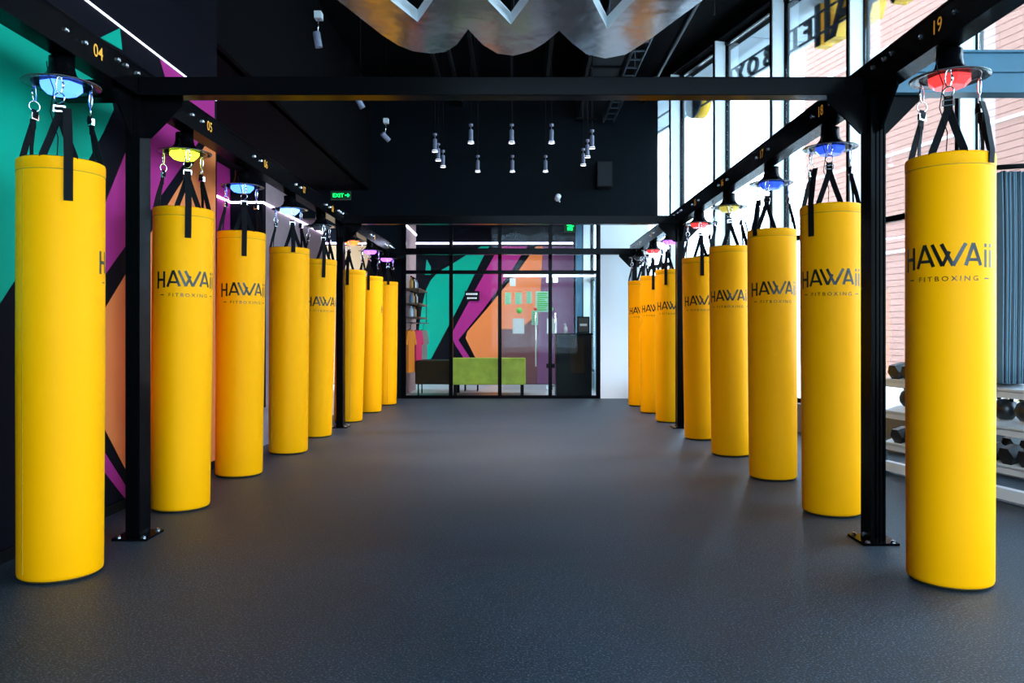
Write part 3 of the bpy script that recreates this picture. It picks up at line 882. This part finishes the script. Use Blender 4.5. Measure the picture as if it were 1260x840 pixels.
# speaker, security camera, exit sign on the back wall
sp = empty('wall_speaker', (1.40, GY - 0.3, HC + 2.32))
tag(sp, 'black loudspeaker fixed high on the dark wall beside the windows', 'speaker')
Bx('cabinet', M_blackmat, -0.13, 0.13, 0, 0.22, 0, 0.42, sp, b=0.012)
Bx('grille', M_duct, -0.11, 0.11, -0.012, 0.0, 0.02, 0.40, sp)
Bx('bracket', M_blackmat, -0.03, 0.03, 0.22, 0.30, 0.15, 0.28, sp)
sc_ = empty('security_camera', (0.66, GY - 0.14, HC + 2.18))
tag(sc_, 'small white security camera on the dark wall above the glass', 'camera')
MB().lathe([(0, -0.07), (0.035, -0.07), (0.045, -0.05), (0.045, 0.05), (0.03, 0.07), (0, 0.07)], 18).build('camera_body', M_white, sc_, rot=(1.2, 0.5, 0))
MB().tube([(0, 0.03, 0), (0.02, 0.1, -0.02), (0.04, 0.14, -0.05)], 0.012, 8).build('bracket', M_white, sc_)
def exit_sign(loc, w, h, label, arrow=True, rod=0.22):
    e = empty('exit_sign', loc)
    tag(e, label, 'exit sign')
    Bx('housing', M_exitbg, -w/2, w/2, 0, 0.03, -h/2, h/2, e, b=0.004)
    m = MB()
    def q(x0, x1, z0, z1): m.box(x0*w, x1*w, -0.004, 0.0, z0*h, z1*h)
    if arrow:
        vs, fs = text_mesh_data('EXIT', h*0.62, 1.0, 0.02)
        m.add([(x - 0.12*w, -0.003, y - h*0.22) for x, y, _ in vs], fs)
        m.add([(0.22*w, -0.003, 0.07*h), (0.22*w, -0.003, -0.07*h), (0.34*w, -0.003, -0.07*h), (0.34*w, -0.003, -0.25*h), (0.46*w, -0.003, 0), (0.34*w, -0.003, 0.25*h), (0.34*w, -0.003, 0.07*h)], [(0,1,2,3,4,5,6)])
    else:
        m.lathe([(0, 0), (0.12*h, 0), (0.12*h, 0.003), (0, 0.003)], 12, Matrix.Translation((0.02*w, -0.001, 0.28*h)) @ Matrix.Rotation(PI/2, 4, 'X'))
        q(-0.1, 0.12, -0.1, 0.16); q(-0.3, -0.05, 0.02, 0.12); q(0.08, 0.3, -0.05, 0.06); q(-0.25, -0.02, -0.35, -0.1); q(0.05, 0.18, -0.38, -0.08)
    m.build('pictogram', M_exit, e)
    MB().tube([(-w*0.3, 0.015, h/2), (-w*0.3, 0.015, h/2 + rod)], 0.004, 5).build('hanging_rod', M_blackmat, e)
    MB().tube([(w*0.3, 0.015, h/2), (w*0.3, 0.015, h/2 + rod)], 0.004, 5).build('hanging_rod', M_blackmat, e)
exit_sign((-2.62, 11.6, HC + 2.04), 0.30, 0.13, 'glowing green exit sign with arrow hanging above the left row')
exit_sign((1.0, 14.6, HC + 1.99), 0.22, 0.22, 'small green exit sign with running figure inside the lobby', False, 0.575)

# ------------------------------------------------------------------ lobby furniture
so_ = empty('green_sofa', (-0.47, 13.35, 0))
tag(so_, 'olive green velvet sofa seen from behind through the glass', 'sofa')
Bx('backrest', M_velvet, -0.64, 0.62, -0.14, 0.06, 0.19, 0.645, so_, b=0.025)
Bx('seat', M_velvet, -0.62, 0.60, 0.061, 0.65, 0.19, 0.42, so_, b=0.03)
for x0, x1 in ((-0.64, -0.5), (0.48, 0.62)):
    Bx('armrest', M_velvet, x0, x1, 0.062, 0.66, 0.421, 0.56, so_, b=0.025)
for x in (-0.58, 0.56):
    for y in (-0.08, 0.58):
        Bx('leg', M_blackmat, x - 0.028, x + 0.028, y - 0.028, y + 0.028, 0.0, 0.19, so_)
ot = empty('brown_bench', (-1.40, 13.5, 0))
tag(ot, 'dark brown upholstered bench left of the green sofa', 'bench')
Bx('seat', M_brown, -0.33, 0.30, -0.25, 0.35, 0.20, 0.60, ot, b=0.02)
for x in (-0.28, 0.25):
    for y in (-0.2, 0.3):
        MB().tube([(x, y, 0), (x, y, 0.2)], 0.012, 6).build('leg', M_blackmat, ot)
st = empty('side_table', (-1.0, 14.35, 0))
tag(st, 'low black metal side table behind the green sofa', 'table')
Bx('table_top', M_blackmat, -0.22, 0.3, -0.15, 0.15, 0.18, 0.20, st)
for x in (-0.2, 0.05, 0.28):
    MB().tube([(x, -0.13, 0), (x, -0.13, 0.18)], 0.01, 6).build('leg', M_blackmat, st)
    MB().tube([(x, 0.13, 0), (x, 0.13, 0.18)], 0.01, 6).build('leg', M_blackmat, st)
# retail shelf with clothes rail on the left lobby wall
rs = empty('wall_shelf', (-1.91, 13.5, 0))
tag(rs, 'small wall shelves with a clothes rail on the left lobby wall', 'shelf')
for z in (1.32, 1.55, 1.80):
    Bx('shelf_board', M_shelfwood, 0.0, 0.28, -0.45, 0.75, z, z + 0.02, rs)
MB().tube([(0.08, -0.45, 1.24), (0.30, 0.75, 1.24)], 0.011, 8).build('clothes_rail', M_chrome, rs)
for y in (-0.44, 0.74):
    MB().tube([(0.26, y, 1.24), (0.26, y, 1.80)], 0.008, 6).build('shelf_bracket', M_blackmat, rs)
    MB().tube([(0.0, y, 1.24), (0.30, y, 1.24)], 0.008, 6).build('shelf_bracket', M_blackmat, rs)
def shirt(x, y, m, label, ln=0.72):
    t = empty('hanging_shirt', (x, y, 0))
    tag(t, label, 'shirt', 'shirts on the lobby clothes rail')
    z = 1.12
    o = [(-0.05, z), (-0.11, z-0.03), (-0.16, z-0.24), (-0.105, z-0.26), (-0.085, z-0.14), (-0.09, z-ln), (0.10, z-ln), (0.09, z-0.14), (0.11, z-0.26), (0.165, z-0.24), (0.11, z-0.03), (0.05, z), (0.0, z-0.03)]
    b = MB().prism(o, -0.02, 0.02)
    b.v = [(x, zz2, yy) for x, yy, zz2 in b.v]
    b.build('shirt_body', m, t, rot=(0, 0, 1.12))
    MB().tube([(-0.09, 0, z-0.03), (0, 0, z+0.02), (0, 0, z+0.08), (0.02, 0, z+0.105), (0, 0, z+0.12)], 0.006, 6).build('hanger', M_blackmat, t)
shirt(-1.80, 13.20, M_shirt_o, 'orange shirt hanging on the lobby rail, nearest the glass')
shirt(-1.71, 13.48, M_shirt_p, 'pink shirt hanging on the lobby rail beside the orange one')
shirt(-1.66, 13.85, M_shirt_g, 'grey shirt hanging on the lobby rail behind the pink one')
bot = MB().lathe([(0, 0), (0.032, 0), (0.034, 0.02), (0.034, 0.12), (0.014, 0.155), (0.014, 0.185), (0, 0.185)], 14)
bcols = [mat('bottle_white', (0.75, 0.78, 0.8), 0.35), mat('bottle_blue', (0.10, 0.2, 0.35), 0.35), mat('bottle_amber', (0.6, 0.3, 0.05), 0.35), M_blackmat]
bl_m = [bot.mesh('bottle_body', m) for m in bcols]
bcap = MB().lathe([(0, 0.185), (0.016, 0.185), (0.016, 0.21), (0, 0.21)], 12).mesh('bottle_cap', M_blackmat)
names = ['white', 'blue', 'amber', 'black']
for j, (z, zl) in enumerate(((1.34, 'bottom'), (1.57, 'middle'), (1.82, 'top'))):
    for i in range(4):
        c = (i + j) % 4
        t = empty('bottle', (-1.78, 13.15 + i*0.22, z))
        tag(t, '%s bottle on the %s lobby wall shelf' % (names[c], zl), 'bottle', 'bottles on the lobby wall shelves')
        inst('bottle_body', bl_m[c], t); inst('bottle_cap', bcap, t)
# reception counter
ct = empty('reception_counter', (0.95, 13.2, 0))
tag(ct, 'black reception counter behind the right-hand glass', 'counter')
Bx('counter_front', M_counter, -0.29, 0.31, -0.08, 0.40, 0.0, 1.03, ct, b=0.008)
Bx('counter_top', M_black, -0.30, 0.33, -0.10, 0.42, 1.031, 1.065, ct, b=0.006)
Bx('counter_panel', M_brown, -0.05, 0.18, -0.088, -0.081, 0.4, 0.98, ct)
fr = empty('menu_frame', (1.13, 13.25, 1.066))
tag(fr, 'small dark framed notice standing on the reception counter', 'sign')
Bx('frame', M_blackmat, -0.105, 0.105, 0.0, 0.02, 0.0, 0.28, fr, b=0.004)
Bx('print', mat('notice_brown', (0.06, 0.04, 0.03), 0.5), -0.085, 0.085, -0.003, 0.0, 0.02, 0.26, fr)
Bx('print_line', M_paper, -0.06, 0.06, -0.005, -0.003, 0.12, 0.16, fr)
dp = empty('hand_dispenser', (0.83, 13.25, 1.066))
tag(dp, 'little white pump bottle on the counter beside the framed notice', 'bottle')
MB().lathe([(0, 0), (0.03, 0), (0.032, 0.09), (0.015, 0.105), (0.012, 0.12), (0, 0.12)], 14).build('bottle_body', M_white, dp)
MB().tube([(0, 0, 0.12), (0, 0, 0.15), (-0.035, 0, 0.15)], 0.006, 6).build('pump', M_white, dp)
# glass vestibule with double doors
vb = empty('glass_vestibule', (0.55, 14.45, 0))
tag(vb, 'frameless glass entrance vestibule with chrome fittings inside the lobby', 'vestibule')
def vbx(name, m, *a): return Bx(name, m, *a, vb)
for a, b in ((-0.80, -0.245), (0.44, 0.90)):
    vbx('side_panel', M_pglass, a, b, -0.006, 0.006, 0.02, 2.10)
vbx('return_panel', M_pglass, 0.892, 0.904, 0.0, 1.35, 0.02, 2.10)
vbx('top_rail', M_chrome, -0.80, 0.92, -0.03, 0.03, 2.10, 2.15)
vbx('return_rail', M_chrome, 0.86, 0.92, 0.03, 1.4, 2.10, 2.15)
vbx('canopy_light', M_led, -0.78, 0.9, -0.034, -0.031, 2.115, 2.125)
vbx('glass_corner', mat('glass_edge_blue', (0.35, 0.6, 0.75), 0.2), 0.885, 0.925, -0.02, 0.02, 0.02, 2.10)
for (a, b), hx in (((-0.24, 0.095), -0.20), ((0.105, 0.435), 0.16)):
    d = vbx('door', M_pglass, a, b, -0.006, 0.006, 0.02, 2.09)
    MB().tube([(hx, -0.05, 0.45), (hx, -0.05, 1.45)], 0.014, 8).build('handle', M_chrome, d)
    cx = b - 0.04 if hx < 0 else a + 0.04
    Bx('patch_fitting', M_chrome, cx - 0.06, cx + 0.06, -0.02, 0.02, 2.0, 2.09, d)
    Bx('patch_fitting', M_chrome, cx - 0.06, cx + 0.06, -0.02, 0.02, 0.02, 0.10, d)
    Bx('lock', M_blackmat, cx - 0.06, cx + 0.06, -0.02, 0.02, 0.42, 0.5, d)
def sheet(cx, cz, w, h, m, label, lines=None):
    o = empty('notice_sheet', (cx, 14.425, cz))
    tag(o, label, 'notice', 'notices on the vestibule glass')
    Bx('paper', m, -w/2, w/2, 0, 0.004, -h/2, h/2, o)
    if lines:
        mm = MB()
        for k in range(lines):
            z = h*0.4 - k*h*0.8/max(1, lines-1)
            mm.box(-w*0.38, w*random.uniform(0.1, 0.4), -0.002, 0, z - h*0.03, z + h*0.03)
        mm.build('print', M_lime, o)
def vx_at(px): return (px - VX) * 14.43 / F
def vz_at(py): return HC + (VY - py) * 14.43 / F
sheet(vx_at(625), vz_at(367), 0.11, 0.22, M_mint, 'leftmost narrow mint notice on the vestibule glass', 5)
sheet(vx_at(638), vz_at(367), 0.12, 0.22, M_mint, 'second narrow mint notice on the vestibule glass', 5)
sheet(vx_at(651), vz_at(366), 0.10, 0.22, M_mint, 'third narrow mint notice on the vestibule glass', 5)
sheet(vx_at(668), vz_at(371), 0.27, 0.38, M_mint, 'large pale mint notice on the right-hand vestibule door', 9)
sheet(vx_at(658), vz_at(391), 0.12, 0.26, M_mint, 'mint notice low on the door split below the large one', 6)
sheet(vx_at(638), vz_at(401), 0.21, 0.28, M_paper, 'plain white sheet taped below the green notices')
sheet(vx_at(679), vz_at(401), 0.18, 0.28, M_paper, 'plain white sheet right of the vestibule door')
sheet(vx_at(631), vz_at(347), 0.11, 0.15, M_paper, 'small white sheet high on the vestibule glass')
for px, py, r, m, lbl in ((639, 382, 0.055, M_lime, 'round green sticker above the white sheet'), (659, 380, 0.03, M_red, 'small red sticker on the door split'), (678, 380, 0.04, M_lime, 'round green sticker right of the doors')):
    o = empty('sticker', (vx_at(px), 14.418, vz_at(py)))
    tag(o, lbl, 'sticker')
    MB().lathe([(0, 0), (r, 0), (r*0.98, 0.004), (0, 0.004)], 24).build('disc', m, o, rot=(PI/2, 0, 0))
nb = empty('notice_board', (vx_at(581), 16.15, vz_at(363)))
nb.location = ((581 - VX) * 16.15 / F, 16.15, HC + (VY - 364) * 16.15 / F)
tag(nb, 'black lettered sign board on the mural in the lobby', 'sign')
Bx('board', M_blackmat, -0.15, 0.15, 0.0, 0.03, -0.10, 0.10, nb)
bmk = MB()
for k in range(7): bmk.box(-0.12 + k*0.034, -0.10 + k*0.034, -0.004, 0, 0.02, 0.06)
for k in range(6): bmk.box(-0.10 + k*0.034, -0.08 + k*0.034, -0.004, 0, -0.06, -0.03)
bmk.build('lettering', M_white, nb)
# lobby lamps
for x, y, wd in ((-0.3, 14.0, 'over the green sofa'), (0.25, 14.2, 'in front of the vestibule'), (-1.1, 14.2, 'beside the clothes shelf')):
    t = empty('lobby_spotlight', (x, y, 3.42))
    tag(t, 'white ceiling spotlight in the lobby ' + wd, 'spotlight')
    MB().lathe([(0, 0.12), (0.035, 0.12), (0.04, 0.1), (0.04, 0.0), (0.034, 0.0), (0.03, 0.02), (0, 0.02)], 18).build('canister', M_lampbody, t)
    MB().lathe([(0, 0.004), (0.033, 0.004), (0.033, 0.015), (0, 0.015)], 18).build('lens', M_lampglow, t)
    MB().tube([(0, 0, 0.12), (0, 0, 0.33)], 0.008, 6).build('stem', M_lampbody, t)
    l = bpy.data.lights.new('lobby_lamp', 'SPOT'); l.energy = 40; l.spot_size = 2.4; l.spot_blend = 0.7; l.shadow_soft_size = 0.1
    lo = bpy.data.objects.new('lobby_lamp', l); lo.parent = t; lo.location = (0, 0, -0.02); lo.rotation_euler = (0.35, 0, 0); COL.objects.link(lo)

# ------------------------------------------------------------------ weight rack with hanging mats by the window
RKA = math.atan2(1.0, WB)
rk = empty('weight_rack', (3.20, 4.40, 0), RKA)             # local x along the rack, local -y towards the window
tag(rk, 'three tier steel weight rack by the windows behind the front right bag', 'rack')
LR = 1.72
for z, tilt in ((0.23, 0.25), (0.47, 0.25), (0.71, 0.2)):
    sh = MB()
    M = Matrix.Translation((0, 0, z)) @ Matrix.Rotation(-tilt, 4, 'X')
    sh.box(0.05, LR - 0.05, -0.30, 0.0, -0.012, 0.0, M=M)
    sh.box(0.05, LR - 0.05, -0.012, 0.0, -0.05, 0.012, M=M)
    sh.build('shelf', M_rackwhite, rk)
for x in (0.0, LR - 0.05):
    m = MB().box(x, x + 0.05, -0.40, -0.34, 0.06, 0.85)
    m.box(x, x + 0.05, -0.45, 0.05, 0.0, 0.06)
    m.box(x, x + 0.05, -0.06, -0.02, 0.06, 0.25)
    m.build('side_frame', M_rackdark, rk)
Bx('foot_bar', M_rackwhite, 0.05, LR - 0.05, -0.06, 0.0, 0.02, 0.09, rk)
up = Bx('upright', M_blackmat, 0.60, 0.66, -0.40, -0.335, 0.062, 2.3, rk)
def place(lx, ly):
    c, s = math.cos(RKA), math.sin(RKA)
    return (3.20 + lx*c - ly*s, 4.40 + lx*s + ly*c)
def dumbbell_meshes(r, L):
    hexp = [(r*math.cos(PI/3*i), r*math.sin(PI/3*i)) for i in range(6)]
    hd = MB()
    Mx = Matrix.Rotation(PI/2, 4, 'X')
    hd.prism(hexp, -L*0.18, L*0.18, M=Mx)
    hn = MB().tube([(0, -L*0.35, 0), (0, 0, 0), (0, L*0.35, 0)], [r*0.26, r*0.32, r*0.26], 10)
    return hd.mesh('head', M_rubber), hn.mesh('handle', M_chrome)
hdm, hnm = dumbbell_meshes(0.062, 0.26)
ordn2 = ['first', 'second', 'third', 'fourth', 'fifth', 'sixth', 'seventh', 'eighth', 'ninth', 'tenth', 'eleventh', 'twelfth', 'thirteenth']
def dumbbell(lx, z, label):
    px, py = place(lx, -0.15)
    t = empty('dumbbell', (px, py, z), RKA)
    t.rotation_euler = (-0.25, 0, RKA)
    tag(t, label, 'dumbbell', 'dumbbells on the weight rack')
    for s in (-1, 1): inst('head', hdm, t, (0, s*0.085, 0))
    inst('handle', hnm, t)
for i in range(4):
    dumbbell(1.14 + i*0.14, 0.805, 'black hex dumbbell, %s from the far end of the top tier' % ordn2[3 - i])
for i in range(11):
    dumbbell(0.13 + i*0.14, 0.322, 'black hex dumbbell, %s from the near end of the lowest tier' % ordn2[i])
# kettlebells on the middle tier
kb = MB().lathe([(0, -0.07), (0.045, -0.068), (0.07, -0.035), (0.075, 0.0), (0.062, 0.04), (0.04, 0.058), (0, 0.062)], 18).mesh('bell', M_rubber)
kh = MB().tube([(-0.042, 0, 0.035), (-0.052, 0, 0.075), (-0.042, 0, 0.105), (0, 0, 0.115), (0.042, 0, 0.105), (0.052, 0, 0.075), (0.042, 0, 0.035)], 0.013, 8).mesh('handle', M_rubber)
for i in range(9):
    px, py = place(0.16 + i*0.172, -0.15)
    t = empty('kettlebell', (px, py, 0.582), RKA)
    tag(t, 'black kettlebell, %s from the near end of the middle tier' % ordn2[i], 'kettlebell', 'kettlebells on the weight rack')
    inst('bell', kb, t); inst('handle', kh, t)
# hanging mats: thin sheets side by side over a hanger arm
ms = []
for m_ in (M_matblue, M_matdark):
    mm = MB()
    pts = []
    NS = 10
    for k in range(NS+1):
        z = 2.10 - 1.34*k/NS
        pts.append(z)
    vs = []; fs = []
    for k, z in enumerate(pts):
        bow = 0.012*math.sin(k/NS*PI*1.4)
        for dx in (-0.0045, 0.0045):
            for dy in (0.0, 0.5):
                vs.append((dx + bow*(0.4 + dy), dy, z))
    for k in range(NS):
        a, b = k*4, k*4+4
        fs += [(a, a+1, b+1, b), (a+2, b+2, b+3, a+3), (a, b, b+2, a+2), (a+1, a+3, b+3, b+1)]
    fs += [(0, 2, 3, 1), (NS*4, NS*4+1, NS*4+3, NS*4+2)]
    mm.add(vs, fs, True)
    ms.append(mm.mesh('exercise_mat', m_))
for i in range(13):
    t = inst('exercise_mat', ms[1 if i % 3 == 1 else 0], None, (3.075 + i*0.0125, 4.92, random.uniform(-0.01, 0.0)), (0, random.uniform(-0.004, 0.004) + (i-6)*0.0012, -0.12))
    tag(t, 'thin %s exercise mat hanging edge-on, %s from the left of the bundle' % ('dark grey' if i % 3 == 1 else 'blue-grey', ordn2[i]), 'mat', 'exercise mats hanging above the weight rack')
arm = MB().tube([(3.40, 4.98, 2.15), (3.05, 5.0, 2.13)], 0.016, 8).tube([(3.40, 5.3, 2.15), (3.05, 5.3, 2.13)], 0.016, 8)
ar = arm.build('hanger_arm', M_blackmat)
ar.parent = rk
ar.matrix_parent_inverse = (Matrix.Translation((3.20, 4.40, 0)) @ Matrix.Rotation(RKA, 4, 'Z')).inverted()
